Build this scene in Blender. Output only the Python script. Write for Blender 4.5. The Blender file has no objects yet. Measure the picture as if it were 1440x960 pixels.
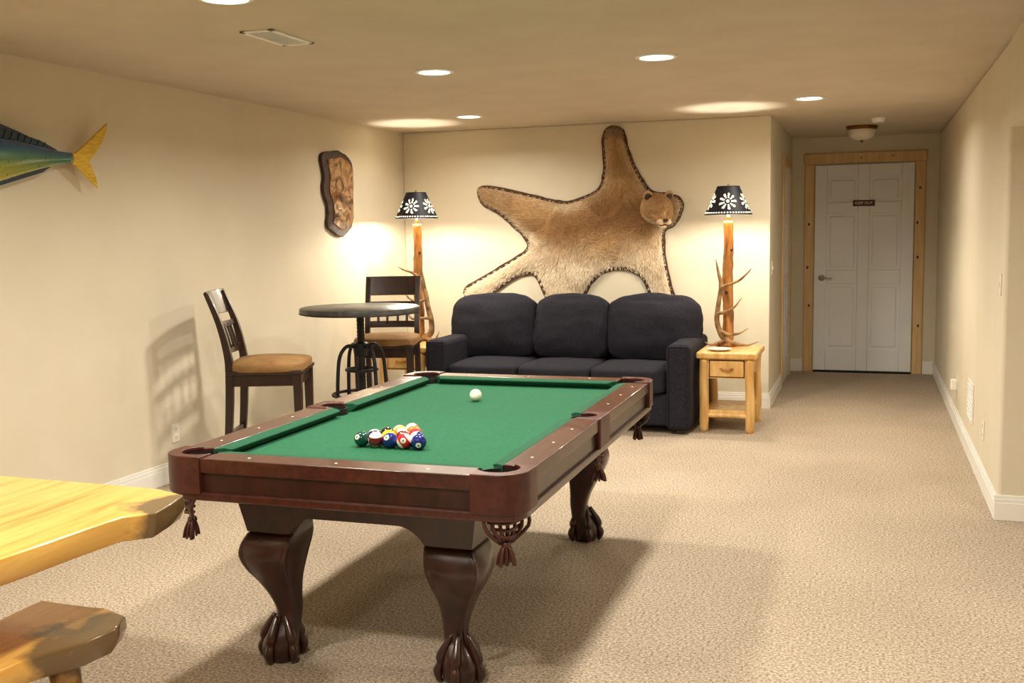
import bpy, bmesh, math, random
from mathutils import Vector, Matrix, noise
from mathutils.geometry import delaunay_2d_cdt
random.seed(7)
scene=bpy.context.scene
COL=scene.collection

# ------------------------------------------------------------------ helpers
def lin(c):
    c=c/255.0
    return c/12.92 if c<=0.04045 else ((c+0.055)/1.055)**2.4
def rgb(r,g,b): return (lin(r),lin(g),lin(b),1)

def new_mat(name):
    m=bpy.data.materials.new(name); m.use_nodes=True
    nt=m.node_tree; b=nt.nodes['Principled BSDF']
    return m,nt,b
def N(nt,t,**k):
    n=nt.nodes.new(t)
    for a,v in k.items(): setattr(n,a,v)
    return n
def ramp(nt,fac,stops):
    r=N(nt,'ShaderNodeValToRGB')
    e=r.color_ramp.elements
    while len(e)<len(stops): e.new(0.5)
    for i,(p,c) in enumerate(stops): e[i].position=p; e[i].color=c
    nt.links.new(fac,r.inputs['Fac']); return r
def mat_noise(name,c1,c2,scale=5,rough=.5,stretch=(1,1,1),metal=0,bump=0,bscale=None,detail=4,coat=0,lo=.35,hi=.65,spec=None,sheen=0):
    m,nt,b=new_mat(name)
    tc=N(nt,'ShaderNodeTexCoord'); mp=N(nt,'ShaderNodeMapping'); mp.inputs['Scale'].default_value=stretch
    nt.links.new(tc.outputs['Object'],mp.inputs['Vector'])
    nz=N(nt,'ShaderNodeTexNoise'); nz.inputs['Scale'].default_value=scale; nz.inputs['Detail'].default_value=detail
    nt.links.new(mp.outputs[0],nz.inputs['Vector'])
    r=ramp(nt,nz.outputs['Fac'],[(lo,c1),(hi,c2)])
    nt.links.new(r.outputs[0],b.inputs['Base Color'])
    b.inputs['Roughness'].default_value=rough; b.inputs['Metallic'].default_value=metal
    b.inputs['Coat Weight'].default_value=coat
    if spec is not None: b.inputs['Specular IOR Level'].default_value=spec
    if sheen: b.inputs['Sheen Weight'].default_value=sheen
    if bump:
        n2=N(nt,'ShaderNodeTexNoise'); n2.inputs['Scale'].default_value=bscale or scale; n2.inputs['Detail'].default_value=3
        nt.links.new(tc.outputs['Object'],n2.inputs['Vector'])
        bp=N(nt,'ShaderNodeBump'); bp.inputs['Strength'].default_value=bump; bp.inputs['Distance'].default_value=.01
        nt.links.new(n2.outputs['Fac'],bp.inputs['Height']); nt.links.new(bp.outputs[0],b.inputs['Normal'])
    return m
def mat_emit(name,col,strength):
    m,nt,b=new_mat(name)
    b.inputs['Base Color'].default_value=col; b.inputs['Emission Color'].default_value=col
    b.inputs['Emission Strength'].default_value=strength
    return m

def empty(name,loc=(0,0,0),rz=0):
    e=bpy.data.objects.new(name,None); e.empty_display_size=.1
    e.location=loc; e.rotation_euler=(0,0,math.radians(rz)); COL.objects.link(e); return e
def mk(name,bm,mat,parent=None,smooth=False,bevel=0,bseg=2,angle=35):
    me=bpy.data.meshes.new(name)
    bmesh.ops.recalc_face_normals(bm,faces=bm.faces)
    bm.to_mesh(me); bm.free()
    mats=mat if isinstance(mat,(list,tuple)) else [mat]
    for x in mats: me.materials.append(x)
    o=bpy.data.objects.new(name,me); COL.objects.link(o)
    if parent: o.parent=parent
    if smooth:
        for p in me.polygons: p.use_smooth=True
    if bevel:
        md=o.modifiers.new('b','BEVEL'); md.width=bevel; md.segments=bseg; md.limit_method='ANGLE'; md.angle_limit=math.radians(angle)
        for p in me.polygons: p.use_smooth=True
        md.harden_normals=True
    return o
def box(name,x0,x1,y0,y1,z0,z1,mat,parent=None,bevel=0,bseg=2,rot=None):
    bm=bmesh.new(); bmesh.ops.create_cube(bm,size=1)
    for v in bm.verts:
        v.co=Vector(((x0+x1)/2+v.co.x*(x1-x0),(y0+y1)/2+v.co.y*(y1-y0),(z0+z1)/2+v.co.z*(z1-z0)))
    if rot:
        c=Vector(((x0+x1)/2,(y0+y1)/2,(z0+z1)/2))
        bmesh.ops.rotate(bm,verts=bm.verts,cent=c,matrix=rot)
    return mk(name,bm,mat,parent,bevel=bevel,bseg=bseg)
def prism_bm(poly,axis,a,b):
    bm=bmesh.new()
    def P(p,t):
        if axis=='z': return (p[0],p[1],t)
        if axis=='x': return (t,p[0],p[1])
        return (p[0],t,p[1])
    v0=[bm.verts.new(P(p,a)) for p in poly]; v1=[bm.verts.new(P(p,b)) for p in poly]
    n=len(poly)
    bm.faces.new(v0); bm.faces.new(v1[::-1])
    for i in range(n): bm.faces.new((v0[i],v0[(i+1)%n],v1[(i+1)%n],v1[i]))
    return bm
def prism(name,poly,axis,a,b,mat,parent=None,bevel=0,bseg=2,smooth=False):
    return mk(name,prism_bm(poly,axis,a,b),mat,parent,bevel=bevel,bseg=bseg,smooth=smooth)
def lathe(name,prof,mat,parent=None,center=(0,0,0),n=32,smooth=True,caps=True):
    bm=bmesh.new(); rings=[]
    for r,z in prof:
        rings.append([bm.verts.new((center[0]+r*math.cos(2*math.pi*i/n),center[1]+r*math.sin(2*math.pi*i/n),center[2]+z)) for i in range(n)])
    for a,b in zip(rings,rings[1:]):
        for i in range(n): bm.faces.new((a[i],a[(i+1)%n],b[(i+1)%n],b[i]))
    if caps:
        bm.faces.new(rings[0]); bm.faces.new(rings[-1])
    o=mk(name,bm,mat,parent,smooth=smooth)
    if smooth:
        md=o.modifiers.new('es','EDGE_SPLIT'); md.split_angle=math.radians(40)
    return o
def catmull(pts,k=6):
    out=[]; n=len(pts)
    for i in range(n-1):
        p0=pts[max(i-1,0)];p1=pts[i];p2=pts[i+1];p3=pts[min(i+2,n-1)]
        for j in range(k):
            t=j/k
            out.append(tuple(.5*((2*b)+(-a+c)*t+(2*a-5*b+4*c-d)*t*t+(-a+3*b-3*c+d)*t**3) for a,b,c,d in zip(p0,p1,p2,p3)))
    out.append(tuple(pts[-1])); return out
def tube(name,pts,radii,mat,parent=None,n=10,k=5,closed=False,jit=0):
    if not isinstance(radii,(list,tuple)): radii=[radii]*len(pts)
    P=[tuple(p)+(r,) for p,r in zip(pts,radii)]
    if k>1 and len(P)>2: P=catmull(P,k)
    bm=bmesh.new(); rings=[]
    nrm=None
    for i,p in enumerate(P):
        a=Vector(P[max(i-1,0)][:3]); b=Vector(P[min(i+1,len(P)-1)][:3]); t=(b-a).normalized()
        if nrm is None:
            nrm=t.orthogonal().normalized()
        else:
            nrm=(nrm-t*nrm.dot(t)).normalized()
        bi=t.cross(nrm); c=Vector(p[:3])
        ring=[]
        for j in range(n):
            an=2*math.pi*j/n; rr=max(p[3],.0005)
            if jit: rr*=1+jit*noise.noise(Vector((math.cos(an)*1.5,math.sin(an)*1.5,i*.35))+c*7)
            ring.append(bm.verts.new(c+(nrm*math.cos(an)+bi*math.sin(an))*rr))
        rings.append(ring)
    for a,b in zip(rings,rings[1:]):
        for i in range(n): bm.faces.new((a[i],a[(i+1)%n],b[(i+1)%n],b[i]))
    bm.faces.new(rings[0]); bm.faces.new(rings[-1])
    return mk(name,bm,mat,parent,smooth=True)
def ring_torus(name,R,r,center,mat,parent=None,n=40,m=8):
    bm=bmesh.new(); rings=[]
    for i in range(n):
        a=2*math.pi*i/n
        rings.append([bm.verts.new((center[0]+(R+r*math.cos(2*math.pi*j/m))*math.cos(a),center[1]+(R+r*math.cos(2*math.pi*j/m))*math.sin(a),center[2]+r*math.sin(2*math.pi*j/m))) for j in range(m)])
    for i in range(n):
        a=rings[i]; b=rings[(i+1)%n]
        for j in range(m): bm.faces.new((a[j],a[(j+1)%m],b[(j+1)%m],b[j]))
    return mk(name,bm,mat,parent,smooth=True)
def ball(name,c,r,mat,parent=None,s=(1,1,1),seg=24,rot=None):
    bm=bmesh.new(); bmesh.ops.create_uvsphere(bm,u_segments=seg,v_segments=seg//2,radius=r)
    for v in bm.verts:
        v.co=Vector((v.co.x*s[0],v.co.y*s[1],v.co.z*s[2]))
    o=mk(name,bm,mat,parent,smooth=True); o.location=c
    if rot: o.rotation_euler=rot
    return o
def cushion(name,c,s,mat,parent=None,e=5.0,tilt=0,wr=.006,seed=0,crown=.02,cuts=18):
    bm=bmesh.new(); bmesh.ops.create_cube(bm,size=2)
    bmesh.ops.subdivide_edges(bm,edges=bm.edges,cuts=cuts,use_grid_fill=True)
    R=Matrix.Rotation(math.radians(tilt),3,'X')
    for v in bm.verts:
        p=v.co.copy()
        k=(abs(p.x)**e+abs(p.y)**e+abs(p.z)**e)**(1/e)
        q=p/k
        q=Vector((q.x*s[0]/2,q.y*s[1]/2,q.z*s[2]/2))
        cx=1-min(1,abs(p.x))**2; cz=1-min(1,abs(p.z))**2; cy=1-min(1,abs(p.y))**2
        q.z+=crown*cx*cy*(1 if p.z>0 else 0)*abs(p.z)
        q.y-=crown*cx*cz*(1 if p.y<0 else -.3)*abs(p.y)
        nn=noise.noise(q*6+Vector((seed,seed*2,0)))+.6*noise.noise(Vector((q.x*9,q.y*14,q.z*18))+Vector((seed,0,seed)))
        q+=p.normalized()*nn*wr
        v.co=R@q+Vector(c)
    return mk(name,bm,mat,parent,smooth=True)
def bool_diff(o,cutters,op='DIFFERENCE'):
    for c in cutters:
        md=o.modifiers.new('bo','BOOLEAN'); md.operation=op; md.object=c; md.solver='EXACT'
    dg=bpy.context.evaluated_depsgraph_get()
    me=bpy.data.meshes.new_from_object(o.evaluated_get(dg))
    o.modifiers.clear(); o.data=me
def kill(os):
    for o in os: bpy.data.objects.remove(o,do_unlink=True)
def rrect(hw,hl,r,n=8,cx=0,cy=0):
    pts=[]
    for sx,sy,a0 in ((1,1,0),(-1,1,90),(-1,-1,180),(1,-1,270)):
        for i in range(n+1):
            a=math.radians(a0+90*i/n)
            pts.append((cx+sx*(hw-r)+r*math.cos(a),cy+sy*(hl-r)+r*math.sin(a)))
    return pts

# ------------------------------------------------------------------ materials
M={}
M['wall']=mat_noise('wall_paint',rgb(216,205,182),rgb(220,210,188),2,.75,bump=.12,bscale=220)
M['ceil']=mat_noise('ceiling_paint',rgb(200,186,166),rgb(206,193,173),3,.85,bump=.25,bscale=90)
M['white']=mat_noise('trim_white',rgb(236,233,226),rgb(240,237,230),3,.4)
M['door']=mat_noise('door_white',rgb(234,236,240),rgb(238,240,243),3,.45)
M['pine']=mat_noise('pine_trim',rgb(222,190,140),rgb(210,172,118),3,.4,stretch=(12,12,1))
M['plastic']=mat_noise('plastic_ivory',rgb(235,228,210),rgb(238,232,216),3,.4)
M['metal']=mat_noise('nickel',rgb(150,140,125),rgb(170,160,145),6,.3,metal=1)
M['brass']=mat_noise('bronze_ring',rgb(120,85,45),rgb(140,100,55),6,.35,metal=1)
M['black']=mat_noise('black_metal',rgb(28,26,26),rgb(40,38,38),12,.5,metal=.5)
M['steel']=mat_noise('dark_steel',rgb(66,66,66),rgb(90,88,84),20,.38,metal=.5)
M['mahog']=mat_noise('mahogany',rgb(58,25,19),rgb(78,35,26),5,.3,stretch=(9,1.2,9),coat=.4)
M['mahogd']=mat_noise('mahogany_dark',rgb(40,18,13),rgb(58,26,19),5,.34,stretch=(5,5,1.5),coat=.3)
M['leather']=mat_noise('pocket_leather',rgb(68,32,25),rgb(84,41,32),30,.36,bump=.15,bscale=150)
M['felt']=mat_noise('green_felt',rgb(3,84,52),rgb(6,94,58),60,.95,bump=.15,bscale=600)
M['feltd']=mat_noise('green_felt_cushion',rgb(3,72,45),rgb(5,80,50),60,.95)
M['dark']=mat_noise('pocket_dark',rgb(12,10,9),rgb(20,16,14),6,.8)
M['espresso']=mat_noise('espresso_wood',rgb(34,19,15),rgb(52,29,21),5,.33,stretch=(6,6,1),coat=.3)
M['tan']=mat_noise('tan_suede',rgb(122,88,46),rgb(152,114,66),7,.7,bump=.2,bscale=60)
M['sofa']=mat_noise('charcoal_fabric',rgb(30,29,37),rgb(45,43,52),130,.95,bump=.3,bscale=500,spec=.2)
M['log']=mat_noise('log_wood',rgb(214,162,88),rgb(238,198,130),4,.42,stretch=(6,6,1.2),coat=.2)
M['logd']=mat_noise('lamp_log',rgb(118,66,26),rgb(204,138,66),6,.4,stretch=(5,5,1.1),coat=.4,bump=.3,bscale=25)
M['antler']=mat_noise('antler',rgb(96,62,34),rgb(178,142,96),14,.45,bump=.3,bscale=90)
M['glass']=mat_noise('frosted_glass',rgb(225,215,195),rgb(230,222,205),5,.3)
M['can']=mat_emit('can_glow',(1,.95,.84,1),14)

# carpet
m,nt,b=new_mat('carpet'); M['carpet']=m
tc=N(nt,'ShaderNodeTexCoord')
n1=N(nt,'ShaderNodeTexNoise'); n1.inputs['Scale'].default_value=90; n1.inputs['Detail'].default_value=4; n1.inputs['Roughness'].default_value=.8
n2=N(nt,'ShaderNodeTexNoise'); n2.inputs['Scale'].default_value=1.3; n2.inputs['Detail'].default_value=3
n3=N(nt,'ShaderNodeTexNoise'); n3.inputs['Scale'].default_value=260; n3.inputs['Detail'].default_value=2
for n_ in (n1,n2,n3): nt.links.new(tc.outputs['Object'],n_.inputs['Vector'])
r1=ramp(nt,n1.outputs['Fac'],[(.36,rgb(126,108,92)),(.5,rgb(188,171,149)),(.62,rgb(224,210,190))])
r2=ramp(nt,n2.outputs['Fac'],[(.35,(.90,.89,.88,1)),(.65,(1,1,1,1))])
mx=N(nt,'ShaderNodeMixRGB',blend_type='MULTIPLY'); mx.inputs[0].default_value=1
nt.links.new(r1.outputs[0],mx.inputs[1]); nt.links.new(r2.outputs[0],mx.inputs[2]); nt.links.new(mx.outputs[0],b.inputs['Base Color'])
b.inputs['Roughness'].default_value=1; b.inputs['Specular IOR Level'].default_value=.1
ad=N(nt,'ShaderNodeMath',operation='ADD'); nt.links.new(n1.outputs['Fac'],ad.inputs[0]); nt.links.new(n3.outputs['Fac'],ad.inputs[1])
bp=N(nt,'ShaderNodeBump'); bp.inputs['Strength'].default_value=.6; bp.inputs['Distance'].default_value=.009
nt.links.new(ad.outputs[0],bp.inputs['Height']); nt.links.new(bp.outputs[0],b.inputs['Normal'])

# varnished blue-stain pine slab
m,nt,b=new_mat('varnished_slab'); M['slab']=m
tc=N(nt,'ShaderNodeTexCoord'); mp=N(nt,'ShaderNodeMapping'); mp.inputs['Scale'].default_value=(11,.8,11); mp.inputs['Rotation'].default_value=(0,0,.35)
nt.links.new(tc.outputs['Object'],mp.inputs['Vector'])
n1=N(nt,'ShaderNodeTexNoise'); n1.inputs['Scale'].default_value=2.4; n1.inputs['Detail'].default_value=6; n1.inputs['Distortion'].default_value=.5
nt.links.new(mp.outputs[0],n1.inputs['Vector'])
r1=ramp(nt,n1.outputs['Fac'],[(.3,rgb(206,140,50)),(.42,rgb(228,172,78)),(.62,rgb(236,188,98)),(.74,rgb(216,154,66))])
sv=N(nt,'ShaderNodeVectorMath',operation='DISTANCE'); sv.inputs[1].default_value=(-1.85,2.50,.69)
nt.links.new(tc.outputs['Object'],sv.inputs[0])
sb=N(nt,'ShaderNodeVectorMath',operation='DISTANCE'); sb.inputs[1].default_value=(-1.95,2.26,.40)
nt.links.new(tc.outputs['Object'],sb.inputs[0])
mn=N(nt,'ShaderNodeMath',operation='MINIMUM'); nt.links.new(sv.outputs['Value'],mn.inputs[0]); nt.links.new(sb.outputs['Value'],mn.inputs[1])
n2=N(nt,'ShaderNodeTexNoise'); n2.inputs['Scale'].default_value=7; n2.inputs['Detail'].default_value=4
nt.links.new(tc.outputs['Object'],n2.inputs['Vector'])
ma=N(nt,'ShaderNodeMath',operation='MULTIPLY_ADD'); nt.links.new(n2.outputs['Fac'],ma.inputs[0]); ma.inputs[1].default_value=-.30; nt.links.new(mn.outputs[0],ma.inputs[2])
r2=ramp(nt,ma.outputs[0],[(.0,(1,1,1,1)),(.05,(0,0,0,1))])
mx=N(nt,'ShaderNodeMixRGB'); nt.links.new(r2.outputs[0],mx.inputs[0]); nt.links.new(r1.outputs[0],mx.inputs[1]); mx.inputs[2].default_value=rgb(112,88,54)
nt.links.new(mx.outputs[0],b.inputs['Base Color']); b.inputs['Roughness'].default_value=.22; b.inputs['Coat Weight'].default_value=.4

# ------------------------------------------------------------------ room shell
H=2.44; XL=-4.103; XR=.646; XH=-.788; YB=9.03; YE=11.53; YO=5.847; YF=-1.6; XA=2.4
box('floor',XL-.15,XA+.15,YF-.15,YE+.15,-.12,0,M['carpet'])
box('ceiling',XL-.15,XA+.15,YF-.15,YE+.15,H,H+.12,M['ceil'])
box('wall_left',XL-.12,XL,YF,YB+.12,0,H,M['wall'])
box('wall_back',XL,XH,YB,YB+.12,0,H,M['wall'],bevel=.008)
box('wall_hall_left',XH-.12,XH,YB+.12,YE,0,H,M['wall'])
box('wall_hall_end',XH-.12,XR+.2,YE,YE+.12,0,H,M['wall'])
box('wall_right',XR,XR+.2,YO,YE,0,H,M['wall'],bevel=.02,bseg=3)
box('wall_right_header',XR,XR+.2,YF,YO,2.0,H,M['wall'])
box('wall_alcove',XA,XA+.12,YF,YO+.4,0,H,M['wall'])
box('wall_alcove_back',XR+.2,XA,YO+.3,YO+.42,0,H,M['wall'])
box('wall_front',XL-.12,XA+.12,YF-.12,YF,0,H,M['wall'])

def base(name,p0,p1,nx,ny):
    e=empty(name)
    for i,(h0,h1,t) in enumerate(((0,.095,.016),(.095,.115,.012),(.115,.132,.007))):
        xs=sorted((p0[0],p1[0])); ys=sorted((p0[1],p1[1]))
        if nx: xs=sorted((p0[0],p0[0]+nx*t))
        else: ys=sorted((p0[1],p0[1]+ny*t))
        box('profile_%d'%(i+1),xs[0],xs[1],ys[0],ys[1],h0,h1,M['white'],e,bevel=.003)
base('baseboard_left',(XL,YF),(XL,YB),1,0)
base('baseboard_back',(XL+.016,YB),(XH,YB),0,-1)
base('baseboard_hall_left',(XH,YB-.016),(XH,10.24),1,0)
base('baseboard_right',(XR,YO),(XR,YE),-1,0)
base('baseboard_opening',(XR-.016,YO),(XR+.2,YO),0,-1)
base('baseboard_hall_end',(XH,YE),(-.66,YE),0,-1)
base('baseboard_hall_end_right',(.53,YE),(XR-.016,YE),0,-1)

# hall door with knotty pine casing
d=empty('door_1')
dx0,dx1,dz=-.551,.417,2.155
yf=YE-.03
box('slab',dx0,dx1,yf+.016,YE,.02,dz,M['door'],d)
w=dx1-dx0; st=.12; cx=(dx0+dx1)/2
for n_,a,b_ in (('stile_left',dx0,dx0+st),('stile_right',dx1-st,dx1),('mullion',cx-.055,cx+.055)):
    box(n_,a,b_,yf,yf+.018,.02,dz,M['door'],d,bevel=.006)
rails=((.02,.24),(.93,1.07),(1.66,1.77),(2.03,dz))
for i,(a,b_) in enumerate(rails):
    for j,(xa,xb) in enumerate(((dx0+st,cx-.055),(cx+.055,dx1-st))):
        box('rail_%d_%d'%(i,j),xa,xb,yf+.0005,yf+.018,a,b_,M['door'],d,bevel=.006)
for i,(a,b_) in enumerate(((.24,.93),(1.07,1.66),(1.77,2.03))):
    for j,(xa,xb) in enumerate(((dx0+st,cx-.055),(cx+.055,dx1-st))):
        box('panel_%d_%d'%(i,j),xa+.035,xb-.035,yf+.004,yf+.018,a+.035,b_-.035,M['door'],d,bevel=.012)
box('under_door_shadow',dx0,dx1,yf-.01,YE,0,.02,M['dark'],d)  # dark strip standing in for the shadow in the gap under the door
lathe('handle_rose',[(.0,0),(.032,0),(.03,.012),(.012,.018),(.011,.05)],M['metal'],d).matrix_local=Matrix.Translation((dx0+.075,yf,.99))@Matrix.Rotation(math.radians(90),4,'X')
tube('handle_lever',[(dx0+.075,yf-.045,.99),(dx0+.11,yf-.05,.992),(dx0+.15,yf-.048,.985),(dx0+.185,yf-.045,.99)],[.01,.009,.008,.007],M['metal'],d)
s=empty('keep_out_sign')
box('plate',-.175,.04,yf-.004,yf-.0005,1.727,1.788,mat_noise('sign_maroon',rgb(72,18,28),rgb(80,22,32),3,.5),s)
fc=bpy.data.curves.new('sign_text','FONT'); fc.body='KEEP OUT'; fc.size=.038; fc.align_x='CENTER'; fc.align_y='CENTER'; fc.extrude=.0008
fo=bpy.data.objects.new('lettering',fc); COL.objects.link(fo); fo.location=(-.0675,yf-.0055,1.757); fo.rotation_euler=(math.radians(90),0,0); fo.parent=s
fc.materials.append(M['white'])
def casing(name,parts):
    e=empty(name)
    for i,p in enumerate(parts): box('board_%d'%(i+1),*p,M['pine'],e,bevel=.006)
    return e
e=casing('trim_1',[(-.655,dx0-.008,YE-.022,YE,0,2.17),(dx1+.008,.521,YE-.022,YE,0,2.17),(-.665,.531,YE-.024,YE,2.17,2.275)])
for (x,z) in ((-.61,1.55),(-.6,.7),(.47,1.9),(.46,1.2),(.48,.5),(-.1,2.22),(.2,2.23),(-.62,1.1),(.45,1.55)):
    o=ball('knot',(x,YE-.022,z),.011,M['mahogd'],e,s=(1,.25,1.4),seg=12)
casing('trim_2',[(XH,XH+.02,10.25,10.34,0,2.1),(XH,XH+.02,11.18,11.27,0,2.1),(XH,XH+.02,10.24,11.28,2.1,2.19)])
d=empty('door_2'); box('slab',XH+.0,XH+.008,10.34,11.18,.01,2.1,M['door'],d)
for i,(a,b_) in enumerate(((.24,.93),(1.07,1.66),(1.77,2.0))):
    for j,(ya,yb) in enumerate(((10.46,10.72),(10.80,11.06))): box('panel_%d_%d'%(i,j),XH+.008,XH+.014,ya,yb,a,b_,M['door'],d,bevel=.005)

# ------------------------------------------------------------------ lights
LC=(1,.935,.81)
def can(x,y,energy=34):
    e=empty('recessed_ceiling_light',(x,y,H))
    lathe('trim_ring',[(.088,-.001),(.112,-.001),(.110,-.007),(.092,-.010),(.088,-.006)],M['white'],e,caps=False)
    lathe('lens',[(.0005,-.003),(.088,-.003)],M['can'],e,caps=False)
    l=bpy.data.lights.new('can_lamp','AREA'); l.shape='DISK'; l.size=.2; l.energy=energy; l.color=LC; l.spread=math.radians(160)
    o=bpy.data.objects.new('can_lamp',l); COL.objects.link(o); o.parent=e; o.location=(0,0,-.014)
for x,y in ((-2.38,5.70),(-1.10,5.71),(-3.04,7.97),(-.43,7.96),(-2.38,3.62),(-1.10,3.62),(-2.38,1.4),(-1.10,1.4),(1.5,3.6)):
    can(x,y,25 if y>7 else 33)

e=empty('flush_ceiling_light',(-.09,10.39,H))
lathe('pan',[(.0,0),(.14,0),(.14,-.02),(.125,-.035),(.12,-.035)],M['brass'],e,caps=False)
lathe('dome',[(.122,-.03),(.125,-.05),(.115,-.085),(.09,-.11),(.05,-.125),(.001,-.13)],M['glass'],e,caps=False)
lathe('finial',[(.001,-.15),(.012,-.145),(.012,-.135),(.006,-.128)],M['brass'],e)
e=empty('smoke_detector',(.05,9.71,H)); lathe('body',[(.001,-.035),(.045,-.035),(.06,-.02),(.063,0)],M['white'],e,caps=False)
e=empty('ceiling_vent')
vx0,vx1,vy0,vy1=-2.72,-2.55,4.24,4.62
for i,p in enumerate(((vx0,vx1,vy0,vy0+.025),(vx0,vx1,vy1-.025,vy1),(vx0,vx0+.025,vy0,vy1),(vx1-.025,vx1,vy0,vy1))): box('frame_%d'%i,*p,H-.008,H,M['white'],e,bevel=.002)
box('duct_dark',vx0+.02,vx1-.02,vy0+.02,vy1-.02,H-.002,H-.0005,M['dark'],e)
for i in range(6):
    x=vx0+.040+i*.0185
    box('louver_%d'%i,x-.003,x+.003,vy0+.02,vy1-.02,H-.007,H-.003,M['white'],e)

def plate(name,axis,pos,w=.072,h=.116,kind='outlet'):
    e=empty(name,pos,{'x+':90,'x-':-90,'y-':0}[axis])
    box('plate',-w/2,w/2,-.006,0,-h/2,h/2,M['plastic'],e,bevel=.003)
    if kind=='outlet':
        for s_ in (-1,1):
            box('socket_%d'%s_,-.016,.016,-.008,-.005,s_*.026-.016,s_*.026+.016,M['plastic'],e,bevel=.002)
            for t in (-1,1): box('slot_%d_%d'%(s_,t),t*.006-.001,t*.006+.001,-.0085,-.007,s_*.026-.006,s_*.026+.006,M['dark'],e)
    elif kind=='switch':
        box('toggle',-.008,.008,-.012,-.005,-.014,.014,M['plastic'],e,bevel=.002)
    elif kind=='night':
        box('nightlight',-.03,.03,-.05,-.006,-.05,.03,M['white'],e,bevel=.008)
    return e
plate('wall_outlet','x+',(XL,5.49,.30))
plate('light_switch','x-',(XR,5.98,1.21),kind='switch')
plate('wall_outlet','x-',(XR,6.6,.33))
plate('night_light','x-',(XR,8.55,.33),kind='night')
plate('light_switch','x+',(XH,9.22,1.18),kind='switch')
e=empty('wall_vent')
box('frame',XR-.008,XR,7.25,7.62,.24,.50,M['white'],e,bevel=.003)
for i in range(8): box('slat_%d'%i,XR-.012,XR-.007,7.28,7.59,.265+i*.028,.272+i*.028,M['white'],e)

# ------------------------------------------------------------------ pool table
T=empty('pool_table',(-1.648,4.074,0),.5)
hw,hl=.650,1.1105; ZT=.777; RW=.112
outer=prism('rail_frame',rrect(hw-.004,hl-.004,.09),'z',.728,ZT,M['mahog'],T)
inner=prism('cut',[(-hw+RW,-hl+RW),(hw-RW,-hl+RW),(hw-RW,hl-RW),(-hw+RW,hl-RW)],'z',.5,.9,M['dark'],T)
PK=[(sx*(hw-.105),sy*(hl-.105),.067) for sx in(-1,1) for sy in(-1,1)]+[(sx*(hw-.088),0,.056) for sx in(-1,1)]
cuts=[lathe('c',[(r,.4),(r,1.0)],M['dark'],T,(x,y,0),n=28,smooth=False) for x,y,r in PK]
bpy.context.view_layer.update()
bool_diff(outer,[inner]+cuts)
md=outer.modifiers.new('b','BEVEL'); md.width=.010; md.segments=3; md.limit_method='ANGLE'; md.angle_limit=math.radians(50); md.harden_normals=True
for p in outer.data.polygons: p.use_smooth=True
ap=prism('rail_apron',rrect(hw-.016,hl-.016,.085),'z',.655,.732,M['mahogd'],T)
inner2=prism('cut2',rrect(hw-.06,hl-.06,.06),'z',.5,.9,M['dark'],T)
bpy.context.view_layer.update(); bool_diff(ap,[inner2])
lip=prism('apron_lip',rrect(hw-.004,hl-.004,.088),'z',.632,.662,M['mahog'],T)
bpy.context.view_layer.update(); bool_diff(lip,[inner2])
for o in (ap,lip):
    md=o.modifiers.new('b','BEVEL'); md.width=.006; md.segments=2; md.limit_method='ANGLE'; md.angle_limit=math.radians(50)
for i,(x,y,r) in enumerate(PK[:4]):
    sx=1 if x>0 else -1; sy=1 if y>0 else -1
    c=prism('corner_leather_%d'%i,rrect(hw+.004,hl+.004,.1),'z',.655,ZT+.006,M['leather'],T)
    q=.165
    xs=sorted((sx*(hw-q),sx*(hw+.1))); ys=sorted((sy*(hl-q),sy*(hl+.1)))
    k=box('k',xs[0],xs[1],ys[0],ys[1],.4,1,M['dark'],T)
    bpy.context.view_layer.update()
    bool_diff(c,[k],'INTERSECT')
    inn=prism('k2',[(-hw+RW-.01,-hl+RW-.01),(hw-RW+.01,-hl+RW-.01),(hw-RW+.01,hl-RW+.01),(-hw+RW-.01,hl-RW+.01)],'z',.5,.9,M['dark'],T)
    bpy.context.view_layer.update()
    bool_diff(c,[cuts[i],inn]); kill([k,inn])
    md=c.modifiers.new('b','BEVEL'); md.width=.009; md.segments=3; md.limit_method='ANGLE'; md.angle_limit=math.radians(50); md.harden_normals=True
    for p in c.data.polygons: p.use_smooth=True
for i,(x,y,r) in enumerate(PK[4:]):
    sx=1 if x>0 else -1
    xs=sorted((sx*(hw-RW+.012),sx*(hw+.004)))
    c=box('side_leather_%d'%i,xs[0],xs[1],-.085,.085,.655,ZT+.005,M['leather'],T)
    bpy.context.view_layer.update(); bool_diff(c,[cuts[4+i]])
    md=c.modifiers.new('b','BEVEL'); md.width=.008; md.segments=3; md.limit_method='ANGLE'; md.angle_limit=math.radians(50); md.harden_normals=True
    for p in c.data.polygons: p.use_smooth=True
bed=box('cloth_bed',-hw+RW-.02,hw-RW+.02,-hl+RW-.02,hl-RW+.02,.715,.738,M['felt'],T)
bpy.context.view_layer.update(); bool_diff(bed,cuts)
kill(cuts+[inner,inner2])
for i,(x,y,r) in enumerate(PK):
    lathe('pocket_cup_%d'%i,[(.001,.655),(r*.8,.658),(r-.004,.68),(r-.002,.765),(r+.004,.765),(r+.002,.68),(r*.86,.648),(.001,.646)],M['dark'],T,(x,y,0),n=24,caps=False)
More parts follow.
